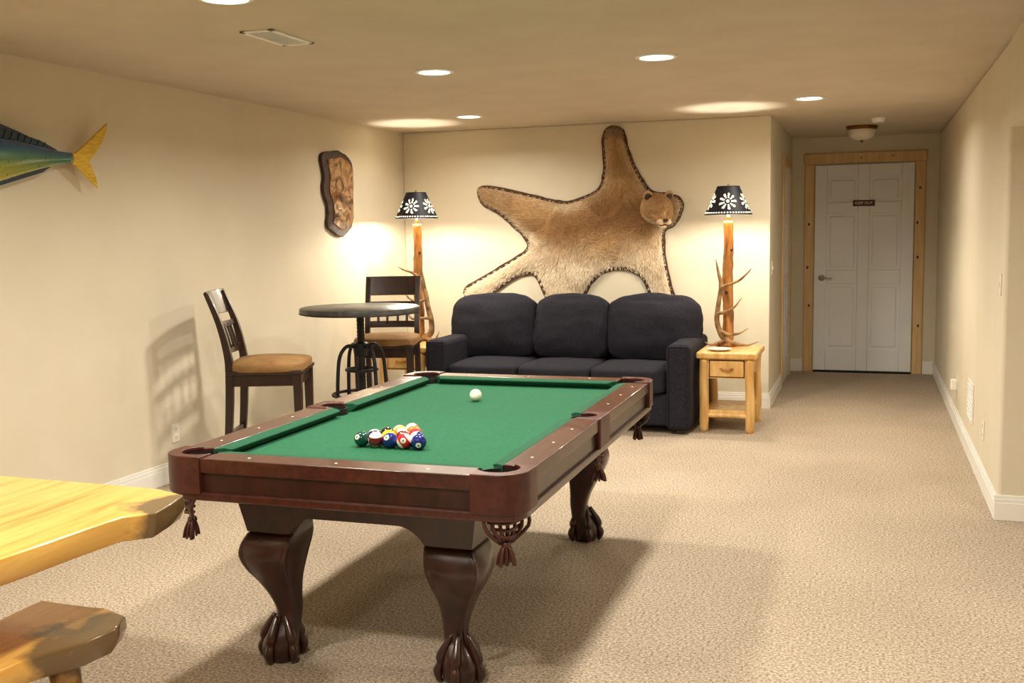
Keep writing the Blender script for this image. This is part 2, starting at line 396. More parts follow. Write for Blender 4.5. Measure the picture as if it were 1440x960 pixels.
def cush(name,p0,p1,inward,cut0=.045,cut1=.045):
    p0=Vector(p0);p1=Vector(p1); d_=(p1-p0).normalized(); inn=Vector(inward)
    prof=[(0,ZT-.001),(.028,ZT-.001),(.05,ZT-.009),(.046,ZT-.018),(.02,.738),(0,.738)]
    bm=bmesh.new(); A=[];B=[]
    for t,z in prof:
        a=p0+inn*t+d_*(cut0*t/.05); b_=p1+inn*t-d_*(cut1*t/.05)
        A.append(bm.verts.new((a.x,a.y,z))); B.append(bm.verts.new((b_.x,b_.y,z)))
    n=len(prof)
    for i in range(n): bm.faces.new((A[i],A[(i+1)%n],B[(i+1)%n],B[i]))
    bm.faces.new(A); bm.faces.new(B)
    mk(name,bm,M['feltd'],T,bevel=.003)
cx_=hw-RW; cy_=hl-RW; g=.05
cush('cushion_foot',(-cx_+g,-cy_),(cx_-g,-cy_),(0,1)); cush('cushion_head',(-cx_+g,cy_),(cx_-g,cy_),(0,-1))
for sx in (-1,1):
    cush('cushion_side_a_%d'%sx,(sx*cx_,-cy_+g),(sx*cx_,-.06),(-sx,0),.045,.02)
    cush('cushion_side_b_%d'%sx,(sx*cx_,.06),(sx*cx_,cy_-g),(-sx,0),.02,.045)
for sx in (-1,1):
    for sy in (-1,1):
        for k in (.27,.5,.73):
            ball('sight',(sx*(hw-.055),sy*(k*hl),ZT),.0055,M['plastic'],T,s=(1,1,.25),seg=10)
for sy in (-1,1):
    for k in (-.5,0,.5): ball('sight',(k*hw,sy*(hl-.055),ZT),.0055,M['plastic'],T,s=(1,1,.25),seg=10)
def panel(name,half,depth_top,depth_bot,axis,sgn):
    top=.645; n=40; bm=bmesh.new()
    ft=[];fb=[];bt=[];bb=[]
    for i in range(n+1):
        t=-1+2*i/n
        a=abs(t)
        lg=(half-.18)/half
        if a>lg: zb=.485
        else:
            q=(1-(a/lg))*2.6
            zb=.485+.065*(math.sin(min(1,q)*math.pi/2)**.8)
        xt=t*half; xb=t*(half-.03)
        z=zb; f=(top-z)/(top-.485); dd=depth_top+(depth_bot-depth_top)*f; xx=xt+(xb-xt)*f
        if axis=='y':
            ft.append(bm.verts.new((xt,sgn*depth_top,top))); fb.append(bm.verts.new((xx,sgn*dd,z)))
            bt.append(bm.verts.new((xt*.97,sgn*(depth_top-.03),top))); bb.append(bm.verts.new((xx*.97,sgn*(dd-.03),z)))
        else:
            ft.append(bm.verts.new((sgn*depth_top,xt,top))); fb.append(bm.verts.new((sgn*dd,xx,z)))
            bt.append(bm.verts.new((sgn*(depth_top-.03),xt*.97,top))); bb.append(bm.verts.new((sgn*(dd-.03),xx*.97,z)))
    for i in range(n):
        bm.faces.new((ft[i],ft[i+1],fb[i+1],fb[i])); bm.faces.new((bt[i],bb[i],bb[i+1],bt[i+1]))
        bm.faces.new((fb[i],fb[i+1],bb[i+1],bb[i])); bm.faces.new((ft[i],bt[i],bt[i+1],ft[i+1]))
    bm.faces.new((ft[0],fb[0],bb[0],bt[0])); bm.faces.new((ft[n],bt[n],bb[n],fb[n]))
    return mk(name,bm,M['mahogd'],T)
CW,CL=.452,.965
panel('cabinet_near',CW,CL,CL-.03,'y',-1); panel('cabinet_far',CW,CL,CL-.03,'y',1)
panel('cabinet_left',CL,CW,CW-.03,'x',-1); panel('cabinet_right',CL,CW,CW-.03,'x',1)
box('slate_underside',-hw+.05,hw-.05,-hl+.05,hl-.05,.636,.645,M['mahogd'],T)
def leg(i,sx,sy):
    cx,cy=sx*.330,sy*.845
    secs=[(.63,.082,.0,.05),(.50,.084,.002,.05),(.475,.092,.008,.15),(.44,.099,.018,.3),(.40,.097,.025,.4),(.35,.084,.022,.5),(.30,.066,.012,.6),(.24,.050,.0,.75),(.185,.042,-.008,.85),(.145,.041,-.006,.9),(.12,.048,.002,.9),(.09,.058,.012,.95),(.055,.063,.018,.95),(.02,.060,.018,.95),(.0,.050,.016,.95)]
    bm=bmesh.new(); rings=[]; n=36
    S=catmull(secs,4)
    for z,h_,off,rd in S:
        ring=[]
        for j in range(n):
            a=2*math.pi*j/n; c_,s_=math.cos(a),math.sin(a)
            e_=2/(2+ (1-min(1,rd))*8)
            x=math.copysign(abs(c_)**e_,c_)*h_; y=math.copysign(abs(s_)**e_,s_)*h_
            if .28<z<.48:
                w_=math.sin((z-.28)/.20*math.pi); k=1+.045*w_*math.cos(8*a); x*=k; y*=k
            ring.append(bm.verts.new((cx+x+sx*off,cy+y+sy*off,z)))
        rings.append(ring)
    for a,b_ in zip(rings,rings[1:]):
        for j in range(n): bm.faces.new((a[j],a[(j+1)%n],b_[(j+1)%n],b_[j]))
    bm.faces.new(rings[0]); bm.faces.new(rings[-1])
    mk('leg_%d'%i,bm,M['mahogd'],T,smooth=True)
    ox,oy=cx+sx*.014,cy+sy*.014
    a0=math.atan2(sy,sx)
    for k,da in enumerate((-105,-38,38,105,180)):
        a=a0+math.radians(da)
        c_,s_=math.cos(a),math.sin(a)
        tube('claw_%d_%d'%(i,k),[(ox+c_*.026,oy+s_*.026,.165),(ox+c_*.046,oy+s_*.046,.13),(ox+c_*.066,oy+s_*.066,.092),(ox+c_*.068,oy+s_*.068,.068),(ox+c_*.078,oy+s_*.078,.045),(ox+c_*.074,oy+s_*.074,.016),(ox+c_*.064,oy+s_*.064,.004)],[.008,.014,.019,.014,.017,.012,.005],M['mahogd'],T,n=8,k=3)
i=0
for sx in (-1,1):
    for sy in (-1,1): leg(i,sx,sy); i+=1
def tassel(i,x,y,dx,dy,sc=1.25):
    L=math.hypot(dx,dy); dx/=L;dy/=L; tx,ty=-dy,dx
    R=random.Random(i); Z0=.640
    for k in range(-3,4):
        a=k*.013*sc
        tube('net_%d'%i,[(x+tx*a*1.6,y+ty*a*1.6,Z0),(x+tx*a*1.5+dx*.014,y+ty*a*1.5+dy*.014,Z0-.032*sc),(x+tx*a*.4,y+ty*a*.4,Z0-.072*sc)],[.006,.007,.006],M['leather'],T,n=6,k=3)
    for zz in (-.012,-.03,-.048):
        ww=.058*sc*(1+zz*9)
        tube('weave_%d'%i,[(x-tx*ww,y-ty*ww,Z0+zz*sc),(x+dx*.022,y+dy*.022,Z0+zz*sc-.008),(x+tx*ww,y+ty*ww,Z0+zz*sc)],.006,M['leather'],T,n=6,k=3)
    zk=Z0-.076*sc
    ball('knot_%d'%i,(x,y,zk),.017,M['leather'],T,s=(1,1,.8),seg=12)
    for k in range(20):
        a=R.uniform(0,2*math.pi); r=R.uniform(.006,.034)
        tube('fringe_%d'%i,[(x+math.cos(a)*r*.3,y+math.sin(a)*r*.3,zk),(x+math.cos(a)*r*.8,y+math.sin(a)*r*.8,zk-.026*sc),(x+math.cos(a)*r,y+math.sin(a)*r,zk-.055*sc+R.uniform(0,.008))],[.0045,.0045,.004],M['leather'],T,n=5,k=2)
i=0
for sx in (-1,1):
    for sy in (-1,1): tassel(i,sx*(hw-.075),sy*(hl-.075),sx,sy); i+=1
    tassel(i,sx*(hw-.03),0,sx,.0001,1.0); i+=1

# ------------------------------------------------------------------ balls
def ball_mat(name,col,striped):
    m,nt,b=new_mat(name)
    tc=N(nt,'ShaderNodeTexCoord'); sp=N(nt,'ShaderNodeSeparateXYZ'); nt.links.new(tc.outputs['Object'],sp.inputs[0])
    iv=(.93,.88,.74,1)
    prev=None
    if striped:
        ab=N(nt,'ShaderNodeMath',operation='ABSOLUTE'); nt.links.new(sp.outputs['Z'],ab.inputs[0])
        gt=N(nt,'ShaderNodeMath',operation='GREATER_THAN'); gt.inputs[1].default_value=.0155; nt.links.new(ab.outputs[0],gt.inputs[0])
        mx=N(nt,'ShaderNodeMixRGB'); nt.links.new(gt.outputs[0],mx.inputs[0]); mx.inputs[1].default_value=col; mx.inputs[2].default_value=iv
        prev=mx.outputs[0]
    ay=N(nt,'ShaderNodeMath',operation='ABSOLUTE'); nt.links.new(sp.outputs['Y'],ay.inputs[0])
    g2=N(nt,'ShaderNodeMath',operation='GREATER_THAN'); g2.inputs[1].default_value=.0265; nt.links.new(ay.outputs[0],g2.inputs[0])
    m2=N(nt,'ShaderNodeMixRGB'); nt.links.new(g2.outputs[0],m2.inputs[0]); m2.inputs[2].default_value=iv
    if prev: nt.links.new(prev,m2.inputs[1])
    else: m2.inputs[1].default_value=col
    g3=N(nt,'ShaderNodeMath',operation='GREATER_THAN'); g3.inputs[1].default_value=.0282; nt.links.new(ay.outputs[0],g3.inputs[0])
    m3=N(nt,'ShaderNodeMixRGB'); nt.links.new(g3.outputs[0],m3.inputs[0]); nt.links.new(m2.outputs[0],m3.inputs[1]); m3.inputs[2].default_value=(.02,.02,.02,1)
    nt.links.new(m3.outputs[0],b.inputs['Base Color']); b.inputs['Roughness'].default_value=.08; b.inputs['Coat Weight'].default_value=.5
    return m
Y_=rgb(240,190,30);B_=rgb(20,40,120);R_=rgb(190,30,25);P_=rgb(50,30,90);O_=rgb(230,110,40);G_=rgb(10,70,60);Mr=rgb(110,25,30);K_=rgb(12,12,14)
rack=empty('billiard_balls')
seq=[(G_,0),(Mr,1),(B_,0),(R_,1),(B_,0), (P_,1),(Y_,0),(Mr,0),(B_,1), (K_,0),(O_,1),(R_,0), (Y_,1),(O_,0),(O_,1)]
rb=.0286; k=0
RR=random.Random(3)
for row in range(5):
    cnt=5-row
    for j in range(cnt):
        x=-1.654+(j-(cnt-1)/2)*.0575; y=3.461+row*.0498
        c_,st_=seq[k]
        ball('ball_%d'%(k+1),(x,y,.738+rb),rb,ball_mat('ball_%d'%(k+1),c_,st_),rack,seg=32,rot=(RR.uniform(-.7,.5),RR.uniform(-.9,.9),RR.uniform(-1.2,1.2)))
        k+=1
mc,nt,b=new_mat('cue_ball_ivory'); b.inputs['Base Color'].default_value=(.9,.85,.7,1); b.inputs['Roughness'].default_value=.08
ball('cue_ball',(-1.726,4.543,.738+rb),rb,mc,None,seg=40)

# ------------------------------------------------------------------ sofa
S=empty('sofa')
x0,x1=-3.345,-1.235; y0=7.68; yb_=8.62
box('base',x0+.02,x1-.02,y0+.03,yb_-.02,.06,.30,M['sofa'],S,bevel=.02)
for sx,xx in (('left',x0),('right',x1-.18)):
    bmn='arm_'+sx
    box(bmn,xx,xx+.18,y0,yb_,.03,.675,M['sofa'],S,bevel=.045,bseg=6)
    pts=[(xx+.02,y0-.001,.05),(xx+.018,y0-.001,.3),(xx+.018,y0-.001,.63),(xx+.035,y0-.001,.656),(xx+.145,y0-.001,.656),(xx+.162,y0-.001,.63),(xx+.162,y0-.001,.3),(xx+.16,y0-.001,.05)]
    tube(bmn+'_piping',pts,.005,M['sofa'],S,n=8,k=4)
box('back_frame',x0+.05,x1-.05,yb_-.20,yb_,.06,.86,M['sofa'],S,bevel=.05,bseg=5)
sw=(x1-x0-.36)/3
for i in range(3):
    a=x0+.18+sw*i
    cushion('seat_cushion_%d'%i,(a+sw/2,y0+.33,.395),(sw+.004,.70,.19),M['sofa'],S,e=9,seed=i,crown=.014,wr=.005)
bx=[-3.335,-2.60,-1.985,-1.255]
for i in range(3):
    cushion('back_cushion_%d'%i,((bx[i]+bx[i+1])/2,8.33,.72),(bx[i+1]-bx[i]+.015,.26,.51),M['sofa'],S,e=5.5,seed=i*3+9,crown=.04,tilt=-12,wr=.014)
for i,(x,y) in enumerate(((x0+.08,y0+.08),(x1-.08,y0+.08),(x0+.08,yb_-.08),(x1-.08,yb_-.08))): box('foot_%d'%i,x-.03,x+.03,y-.03,y+.03,0,.065,M['espresso'],S)

# ------------------------------------------------------------------ log end tables
def end_table(x,y,w=.45,d_=.60):
    E=empty('log_end_table',(x,y,0))
    zt=.605
    box('top_slab',-w/2,w/2,-d_/2,d_/2,zt-.05,zt,M['log'],E,bevel=.016,bseg=3)
    lx,ly=w/2-.055,d_/2-.055
    for i,(a,b_) in enumerate(((-1,-1),(1,-1),(-1,1),(1,1))):
        tube('leg_%d'%i,[(a*lx,b_*ly,0),(a*lx+.003,b_*ly,.2),(a*lx-.003,b_*ly,.4),(a*lx,b_*ly,zt-.05)],[.033,.036,.033,.035],M['log'],E,n=14,k=4,jit=.10)
    box('apron_front',-lx+.02,lx-.02,-ly-.012,-ly+.008,zt-.20,zt-.05,M['log'],E,bevel=.004)
    box('drawer_front',-lx+.045,lx-.045,-ly-.026,-ly-.010,zt-.185,zt-.065,M['log'],E,bevel=.008)
    box('drawer_shadow_gap',-lx+.038,lx-.038,-ly-.0125,-ly-.0118,zt-.192,zt-.058,M['mahogd'],E)
    tube('drawer_pull',[(-.045,-ly-.024,zt-.125),(-.03,-ly-.045,zt-.128),(0,-ly-.05,zt-.13),(.03,-ly-.045,zt-.128),(.045,-ly-.024,zt-.125)],.008,M['logd'],E,n=8,k=3)
    for s_ in (-1,1): box('apron_side_%d'%s_,s_*lx-.008,s_*lx+.008,-ly,ly,zt-.18,zt-.05,M['log'],E)
    box('apron_back',-lx,lx,ly-.008,ly+.008,zt-.18,zt-.05,M['log'],E)
    box('lower_shelf',-lx,lx,-ly,ly,.14,.165,M['log'],E,bevel=.005)
    for s_ in (-1,1): tube('stretcher_%d'%s_,[(-lx,s_*ly,.125),(0,s_*ly,.128),(lx,s_*ly,.125)],.02,M['log'],E,n=10,k=3)
    return E
end_table(-.995,8.15); end_table(-3.62,8.10)
e=empty('small_dish',(-1.06,7.98,.605)); lathe('bowl',[(.001,.0),(.05,.0),(.085,.014),(.09,.018),(.084,.018),(.05,.006),(.001,.006)],M['plastic'],e,caps=False)

# ------------------------------------------------------------------ antler lamps
m,nt,b=new_mat('punched_shade'); M['shade']=m
b.inputs['Base Color'].default_value=(.008,.008,.013,1); b.inputs['Roughness'].default_value=.6; b.inputs['Specular IOR Level'].default_value=.25
tc=N(nt,'ShaderNodeTexCoord'); sp=N(nt,'ShaderNodeSeparateXYZ'); nt.links.new(tc.outputs['Object'],sp.inputs[0])
def Mth(op,a,b_=None,c=None):
    n_=N(nt,'ShaderNodeMath',operation=op)
    for i_,v in enumerate((a,b_,c)):
        if v is None: continue
        if isinstance(v,(int,float)): n_.inputs[i_].default_value=v
        else: nt.links.new(v,n_.inputs[i_])
    return n_.outputs[0]
ang=Mth('ARCTAN2',sp.outputs['Y'],sp.outputs['X'])
u_=Mth('SUBTRACT',Mth('FRACT',Mth('MULTIPLY',Mth('ADD',ang,math.pi+.22),5/(2*math.pi))),.5)
uu_=Mth('MULTIPLY',u_,.17)
zz_=Mth('SUBTRACT',sp.outputs['Z'],.10)
rad=Mth('SQRT',Mth('ADD',Mth('MULTIPLY',uu_,uu_),Mth('MULTIPLY',zz_,zz_)))
th=Mth('ARCTAN2',zz_,uu_)
ray=Mth('GREATER_THAN',Mth('COSINE',Mth('MULTIPLY',th,9)),.35)
dash=Mth('GREATER_THAN',Mth('SINE',Mth('MULTIPLY',rad,480)),.0)
r_in=Mth('GREATER_THAN',rad,.024); r_out=Mth('LESS_THAN',rad,.066)
star=Mth('MULTIPLY',Mth('MULTIPLY',ray,dash),Mth('MULTIPLY',r_in,r_out))
core=Mth('LESS_THAN',rad,.010)
low=Mth('MULTIPLY',Mth('LESS_THAN',Mth('ABSOLUTE',Mth('SUBTRACT',sp.outputs['Z'],.014)),.004),Mth('GREATER_THAN',Mth('SINE',Mth('MULTIPLY',ang,50)),.2))
hole=Mth('MINIMUM',Mth('ADD',Mth('ADD',star,core),low),1)
tr=N(nt,'ShaderNodeBsdfTransparent'); ms=N(nt,'ShaderNodeMixShader')
nt.links.new(hole,ms.inputs[0]); nt.links.new(b.outputs[0],ms.inputs[1]); nt.links.new(tr.outputs[0],ms.inputs[2])
nt.links.new(ms.outputs[0],nt.nodes['Material Output'].inputs[0])
# pale paper lining just inside the metal, same perforations glow through it
M['lining']=mat_noise('shade_lining',rgb(225,208,176),rgb(232,216,188),4,.7)
mL=M['lining']; ntl=mL.node_tree; bl=ntl.nodes['Principled BSDF']
tl=ntl.nodes.new('ShaderNodeBsdfTranslucent'); tl.inputs[0].default_value=(.9,.78,.55,1)
msl=ntl.nodes.new('ShaderNodeMixShader'); msl.inputs[0].default_value=.25
ntl.links.new(bl.outputs[0],msl.inputs[1]); ntl.links.new(tl.outputs[0],msl.inputs[2]); ntl.links.new(msl.outputs[0],ntl.nodes['Material Output'].inputs[0])

def lamp(x,y,antlers,ztop,energy):
    L_=empty('antler_table_lamp',(x,y,.605))
    lathe('base_disc',[(.001,0),(.085,0),(.09,.01),(.085,.028),(.06,.035),(.001,.035)],M['logd'],L_,n=24,caps=False)
    hp=ztop-.605-.24
    tube('log_post',[(0,0,.02),(.006,0,hp*.25),(-.004,.004,hp*.5),(.005,0,hp*.75),(0,0,hp-.03)],[.046,.041,.042,.038,.036],M['logd'],L_,n=18,k=8,jit=.16)
    for i,(z,a) in enumerate(((.2,1.2),(.42,4.6),(.6,2.8),(.75,5.6))):
        ball('knot_%d'%i,(.034*math.cos(a),.034*math.sin(a),z),.014,M['mahogd'],L_,s=(1,1,1.3),seg=10)
    tube('harp_rod',[(0,0,hp-.03),(0,0,hp+.018)],.012,M['brass'],L_,k=1)
    zs=hp+.02
    sh=empty('shade_parts'); sh.parent=L_; sh.location=(0,0,zs)
    lathe('shade',[(.182,0),(.085,.215)],M['shade'],sh,n=48,caps=False)
    lathe('lining',[(.179,.003),(.082,.213)],M['lining'],sh,n=48,caps=False)
    for r,z in ((.182,0),(.085,.215)): ring_torus('shade_rim',r,.003,(0,0,z),M['black'],sh)
    for k_ in range(3):
        a=k_*2*math.pi/3
        tube('spider_%d'%k_,[(0,0,.205),(.085*math.cos(a),.085*math.sin(a),.213)],.002,M['brass'],sh,k=1,n=6)
    tube('finial',[(0,0,.20),(0,0,.235)],[.004,.007],M['brass'],sh,k=1,n=8)
    for nm,pts,rs in antlers: tube(nm,pts,rs,M['antler'],L_,n=10,k=6,jit=.12)
    l=bpy.data.lights.new('lamp_bulb','POINT'); l.energy=energy; l.color=(1,.92,.76); l.shadow_soft_size=.032
    o=bpy.data.objects.new('lamp_bulb',l); COL.objects.link(o); o.parent=L_; o.location=(0,0,hp+.055)
antR=[('antler_beam',[(.03,-.05,.03),(-.03,-.06,.08),(-.075,-.06,.20),(-.06,-.055,.36),(-.045,-.06,.48),(-.07,-.06,.60),(-.085,-.06,.68)],[.026,.024,.020,.018,.016,.010,.003]),
 ('tine_1',[(-.045,-.06,.46),(.02,-.08,.485),(.10,-.09,.52),(.17,-.09,.585),(.19,-.09,.61)],[.015,.012,.010,.006,.002]),
 ('tine_2',[(-.072,-.06,.26),(-.01,-.09,.27),(.06,-.10,.31),(.12,-.10,.385)],[.015,.012,.009,.002]),
 ('tine_3',[(-.06,-.06,.13),(.02,-.10,.10),(.10,-.12,.11),(.17,-.12,.15)],[.015,.012,.009,.002]),
 ('tine_4',[(.02,-.06,.04),(.09,-.10,.025),(.17,-.12,.022),(.25,-.12,.05)],[.018,.014,.009,.002]),
 ('tine_5',[(.0,-.06,.06),(-.06,-.10,.03),(-.12,-.12,.02),(-.16,-.12,.04)],[.018,.014,.009,.002])]
antL=[('antler_beam',[(.06,-.05,.03),(.13,-.06,.07),(.14,-.06,.16),(.11,-.06,.30),(.09,-.06,.42),(.05,-.06,.52),(-.02,-.06,.58),(-.11,-.06,.61),(-.16,-.06,.635)],[.026,.026,.023,.022,.020,.017,.012,.008,.002]),
 ('tine_1',[(.085,-.06,.43),(.085,-.08,.52),(.07,-.09,.62),(.085,-.09,.74)],[.014,.012,.009,.002]),
 ('tine_2',[(.10,-.06,.36),(.03,-.10,.34),(-.04,-.11,.37),(-.09,-.11,.44)],[.014,.012,.009,.002]),
 ('tine_3',[(.13,-.06,.2),(.06,-.11,.20),(-.02,-.12,.2),(-.06,-.12,.28)],[.015,.012,.009,.002]),
 ('tine_4',[(.09,-.06,.03),(.15,-.10,.02),(.20,-.12,.03),(.235,-.12,.09)],[.018,.014,.010,.002])]
lamp(-1.045,8.33,antR,1.847,42); lamp(-3.655,8.29,antL,1.867,42)

# ------------------------------------------------------------------ pub table
E=empty('pub_table',(-3.28,6.45,0))
zt=1.03
lathe('top',[(.001,zt-.045),(.395,zt-.045),(.405,zt-.040),(.408,zt-.02),(.405,zt-.004),(.398,zt),(.001,zt)],M['steel'],E,n=64,caps=False)
ring_torus('rim_band',.407,.004,(0,0,zt-.038),M['black'],E,n=64)
lathe('flange',[(.001,zt-.065),(.11,zt-.065),(.115,zt-.045),(.001,zt-.045)],M['black'],E,n=24,caps=False)
lathe('screw_post',[(.024,.30)]+[(.024+(.003 if k_%2 else 0),.32+.012*k_) for k_ in range(52)]+[(.024,zt-.06)],M['black'],E,n=16)
lathe('hub',[(.03,.70),(.05,.70),(.055,.74),(.05,.78),(.03,.79)],M['black'],E,n=20)
for k_ in range(4):
    a=math.pi/4+k_*math.pi/2+.2; c_,s_=math.cos(a),math.sin(a)
    tube('leg_%d'%k_,[(c_*.04,s_*.04,.755),(c_*.11,s_*.11,.765),(c_*.165,s_*.165,.70),(c_*.185,s_*.185,.56),(c_*.20,s_*.20,.30),(c_*.25,s_*.25,.06),(c_*.27,s_*.27,.012)],.013,M['black'],E,n=8,k=5)
    tube('spoke_%d'%k_,[(c_*.02,s_*.02,.34),(c_*.19,s_*.19,.42)],.009,M['black'],E,k=1,n=8)
    lathe('pad_%d'%k_,[(.001,0),(.028,0),(.024,.012),(.001,.014)],M['black'],E,(c_*.27,s_*.27,0),n=14,caps=False)
ring_torus('foot_ring',.20,.011,(0,0,.43),M['black'],E)
ring_torus('wheel_ring',.105,.010,(0,0,.60),M['black'],E)
for k_ in range(3):
    a=k_*2*math.pi/3; tube('wheel_spoke_%d'%k_,[(0,0,.60),(.105*math.cos(a),.105*math.sin(a),.60)],.007,M['black'],E,k=1,n=6)

# ------------------------------------------------------------------ bar chairs (front = +x local)
def chair(x,y,rz):
    E=empty('bar_stool',(x,y,0),rz)
    dz_=.035
    for s_ in (-1,1):
        bm=bmesh.new(); vs=[]
        for z,h_ in ((0,.017),(.30,.021),(.655+dz_,.026)):
            vs.append([bm.verts.new((.20+a*h_,s_*.19+b_*h_,z)) for a,b_ in ((-1,-1),(1,-1),(1,1),(-1,1))])
        for a,b_ in zip(vs,vs[1:]):
            for j in range(4): bm.faces.new((a[j],a[(j+1)%4],b_[(j+1)%4],b_[j]))
        bm.faces.new(vs[0]); bm.faces.new(vs[-1]); mk('front_leg_%d'%s_,bm,M['espresso'],E,bevel=.004)
        path=catmull([(-.27,0,.018),(-.225,.33,.022),(-.205,.69,.024),(-.215,.83,.022),(-.255,1.0,.019),(-.325,1.185,.015)],5)
        bm=bmesh.new(); vs=[]
        for xx,z,h_ in path: vs.append([bm.verts.new((xx+a*h_,s_*.19+b_*.019,z)) for a,b_ in ((-1,-1),(1,-1),(1,1),(-1,1))])
        for a,b_ in zip(vs,vs[1:]):
            for j in range(4): bm.faces.new((a[j],a[(j+1)%4],b_[(j+1)%4],b_[j]))
        bm.faces.new(vs[0]); bm.faces.new(vs[-1]); mk('back_post_%d'%s_,bm,M['espresso'],E,bevel=.004)
        box('side_apron_%d'%s_,-.19,.19,s_*.19-.012,s_*.19+.012,.585+dz_,.665+dz_,M['espresso'],E,bevel=.003)
        box('side_stretcher_%d'%s_,-.215,.19,s_*.19-.011,s_*.19+.011,.20,.235,M['espresso'],E,bevel=.003)
    box('front_apron',.188,.212,-.18,.18,.585+dz_,.665+dz_,M['espresso'],E,bevel=.003)
    box('back_apron',-.217,-.193,-.18,.18,.585+dz_,.665+dz_,M['espresso'],E,bevel=.003)
    box('front_stretcher',.19,.212,-.18,.18,.26,.30,M['espresso'],E,bevel=.003)
    box('back_stretcher',-.237,-.215,-.18,.18,.30,.335,M['espresso'],E,bevel=.003)
    box('seat_frame',-.225,.235,-.225,.225,.655+dz_,.68+dz_,M['espresso'],E,bevel=.008)
    cushion('seat_cushion',(.008,0,.697+dz_),(.455,.445,.075),M['tan'],E,e=6,crown=.016,wr=.003,seed=x)
    def slat(nm,zc,hgt,xc,th=.018,tilt=-18,half=.20,bow=.022):
        bm=bmesh.new(); n=10; R=Matrix.Rotation(math.radians(tilt),3,'Y'); rings=[]
        for i_ in range(n+1):
            t=-1+2*i_/n
            off=-bow*(1-t*t)
            rings.append([bm.verts.new(R@Vector((a*th/2,0,b_*hgt/2))+Vector((xc+off,t*half,zc))) for a,b_ in ((-1,-1),(1,-1),(1,1),(-1,1))])
        for a,b_ in zip(rings,rings[1:]):
            for j in range(4): bm.faces.new((a[j],a[(j+1)%4],b_[(j+1)%4],b_[j]))
        bm.faces.new(rings[0]); bm.faces.new(rings[-1]); mk(nm,bm,M['espresso'],E,bevel=.003)
    slat('crest_rail',1.12,.15,-.302,tilt=-19,half=.212)
    slat('mid_rail',.985,.035,-.252,tilt=-15,half=.185)
    slat('low_rail',.83,.05,-.217,tilt=-8,half=.185)
    for yy in (-.11,-.04,.04,.11):
        tube('back_slat',[(-.228,yy,.84),(-.245,yy,.91),(-.268,yy,.985)],.010,M['espresso'],E,n=6,k=3)
chair(-3.50,5.65,20)
chair(-3.40,7.13,-74)

# ------------------------------------------------------------------ cougar rug on the back wall
O=[(-337,188),(-333,193),(-318,192),(-288,185),(-268,180),(-252,178),(-232,184),(-223,191),(-220,207),(-221,225),(-220,235),(-216,240),(-209,241),(-202,237),(-199,224),(-194,210),(-186,195),(-178,185),(-167,183),(-156,180),(-151,173),(-153,164),(-159,155),(-166,151),(-167,138),(-165,122),(-162,108),(-158,86),(-175,86),(-184,106),(-193,115),(-206,118),(-220,115),(-232,105),(-245,86),(-269,86),(-279,105),(-286,114),(-302,110),(-320,99),(-330,92),(-350,93),(-350,102),(-333,112),(-311,124),(-291,137),(-293,146),(-304,157),(-318,169),(-332,177)]
O=[(a/100,b/100) for a,b in O]
def smooth_closed(P,k=4):
    n=len(P); out=[]
    for i in range(n):
        p0,p1,p2,p3=P[i-1],P[i],P[(i+1)%n],P[(i+2)%n]
        for j in range(k):
            t=j/k
            out.append(tuple(.5*((2*b)+(-a+c)*t+(2*a-5*b+4*c-d)*t*t+(-a+3*b-3*c+d)*t**3) for a,b,c,d in zip(p0,p1,p2,p3)))
    return out
OS=smooth_closed(O,4)
def segdist(p,poly):
    m_=1e9; px,py=p
    for i in range(len(poly)):
        ax,ay=poly[i-1]; bx_,by_=poly[i]; dx,dy=bx_-ax,by_-ay
        L2=dx*dx+dy*dy
        t=0 if L2==0 else max(0,min(1,((px-ax)*dx+(py-ay)*dy)/L2))
        m_=min(m_,math.hypot(px-ax-t*dx,py-ay-t*dy))
    return m_
def inside(p,poly):
    c=False; x,y=p; n=len(poly); j=n-1
    for i in range(n):
        xi,yi=poly[i]; xj,yj=poly[j]
        if ((yi>y)!=(yj>y)) and (x<(xj-xi)*(y-yi)/(yj-yi)+xi): c=not c
        j=i
    return c
def offset(poly,d_):
    n=len(poly); out=[]
    area=sum(poly[i-1][0]*poly[i][1]-poly[i][0]*poly[i-1][1] for i in range(n))
    s_=1 if area>0 else -1
    for i in range(n):
        a=Vector(poly[i-2]); b_=Vector(poly[(i+2)%n]); t=(b_-a).normalized()
        out.append((poly[i][0]+t.y*s_*d_,poly[i][1]-t.x*s_*d_))
    return out
C_=empty('cougar_skin_rug')
fur=offset(OS,-.022)
pts=list(fur); nb=len(pts); g_=.022
x=-3.55
while x<-1.45:
    z=.85
    while z<2.45:
        p=(x+random.uniform(-.004,.004),z+random.uniform(-.004,.004))
        if inside(p,fur) and segdist(p,fur)>.012: pts.append(p)
        z+=g_
    x+=g_
res=delaunay_2d_cdt([Vector(p) for p in pts],[],[list(range(nb))],1,1e-5)
vs,es,fs=res[0],res[1],res[2]
bm=bmesh.new(); V=[]; cols=[]; info=[]
def linedist(p,L_):
    m_=1e9
    for a,b_ in zip(L_,L_[1:]):
        dx,dy=b_[0]-a[0],b_[1]-a[1]; t=max(0,min(1,((p[0]-a[0])*dx+(p[1]-a[1])*dy)/(dx*dx+dy*dy)))
        m_=min(m_,math.hypot(p[0]-a[0]-t*dx,p[1]-a[1]-t*dy))
    return m_
body=[(-1.75,1.70),(-2.05,1.66),(-2.35,1.56),(-2.7,1.46),(-2.9,1.42)]
limbs=[((-2.2,1.65),(-2.09,2.4)),((-2.8,1.6),(-3.35,1.9)),((-2.85,1.3),(-3.45,.95)),((-1.8,1.5),(-1.62,.86)),((-2.5,1.4),(-2.57,.86)),((-2.75,1.5),(-1.6,1.7))]
def C3(r,g,b): return Vector((lin(r),lin(g),lin(b)))
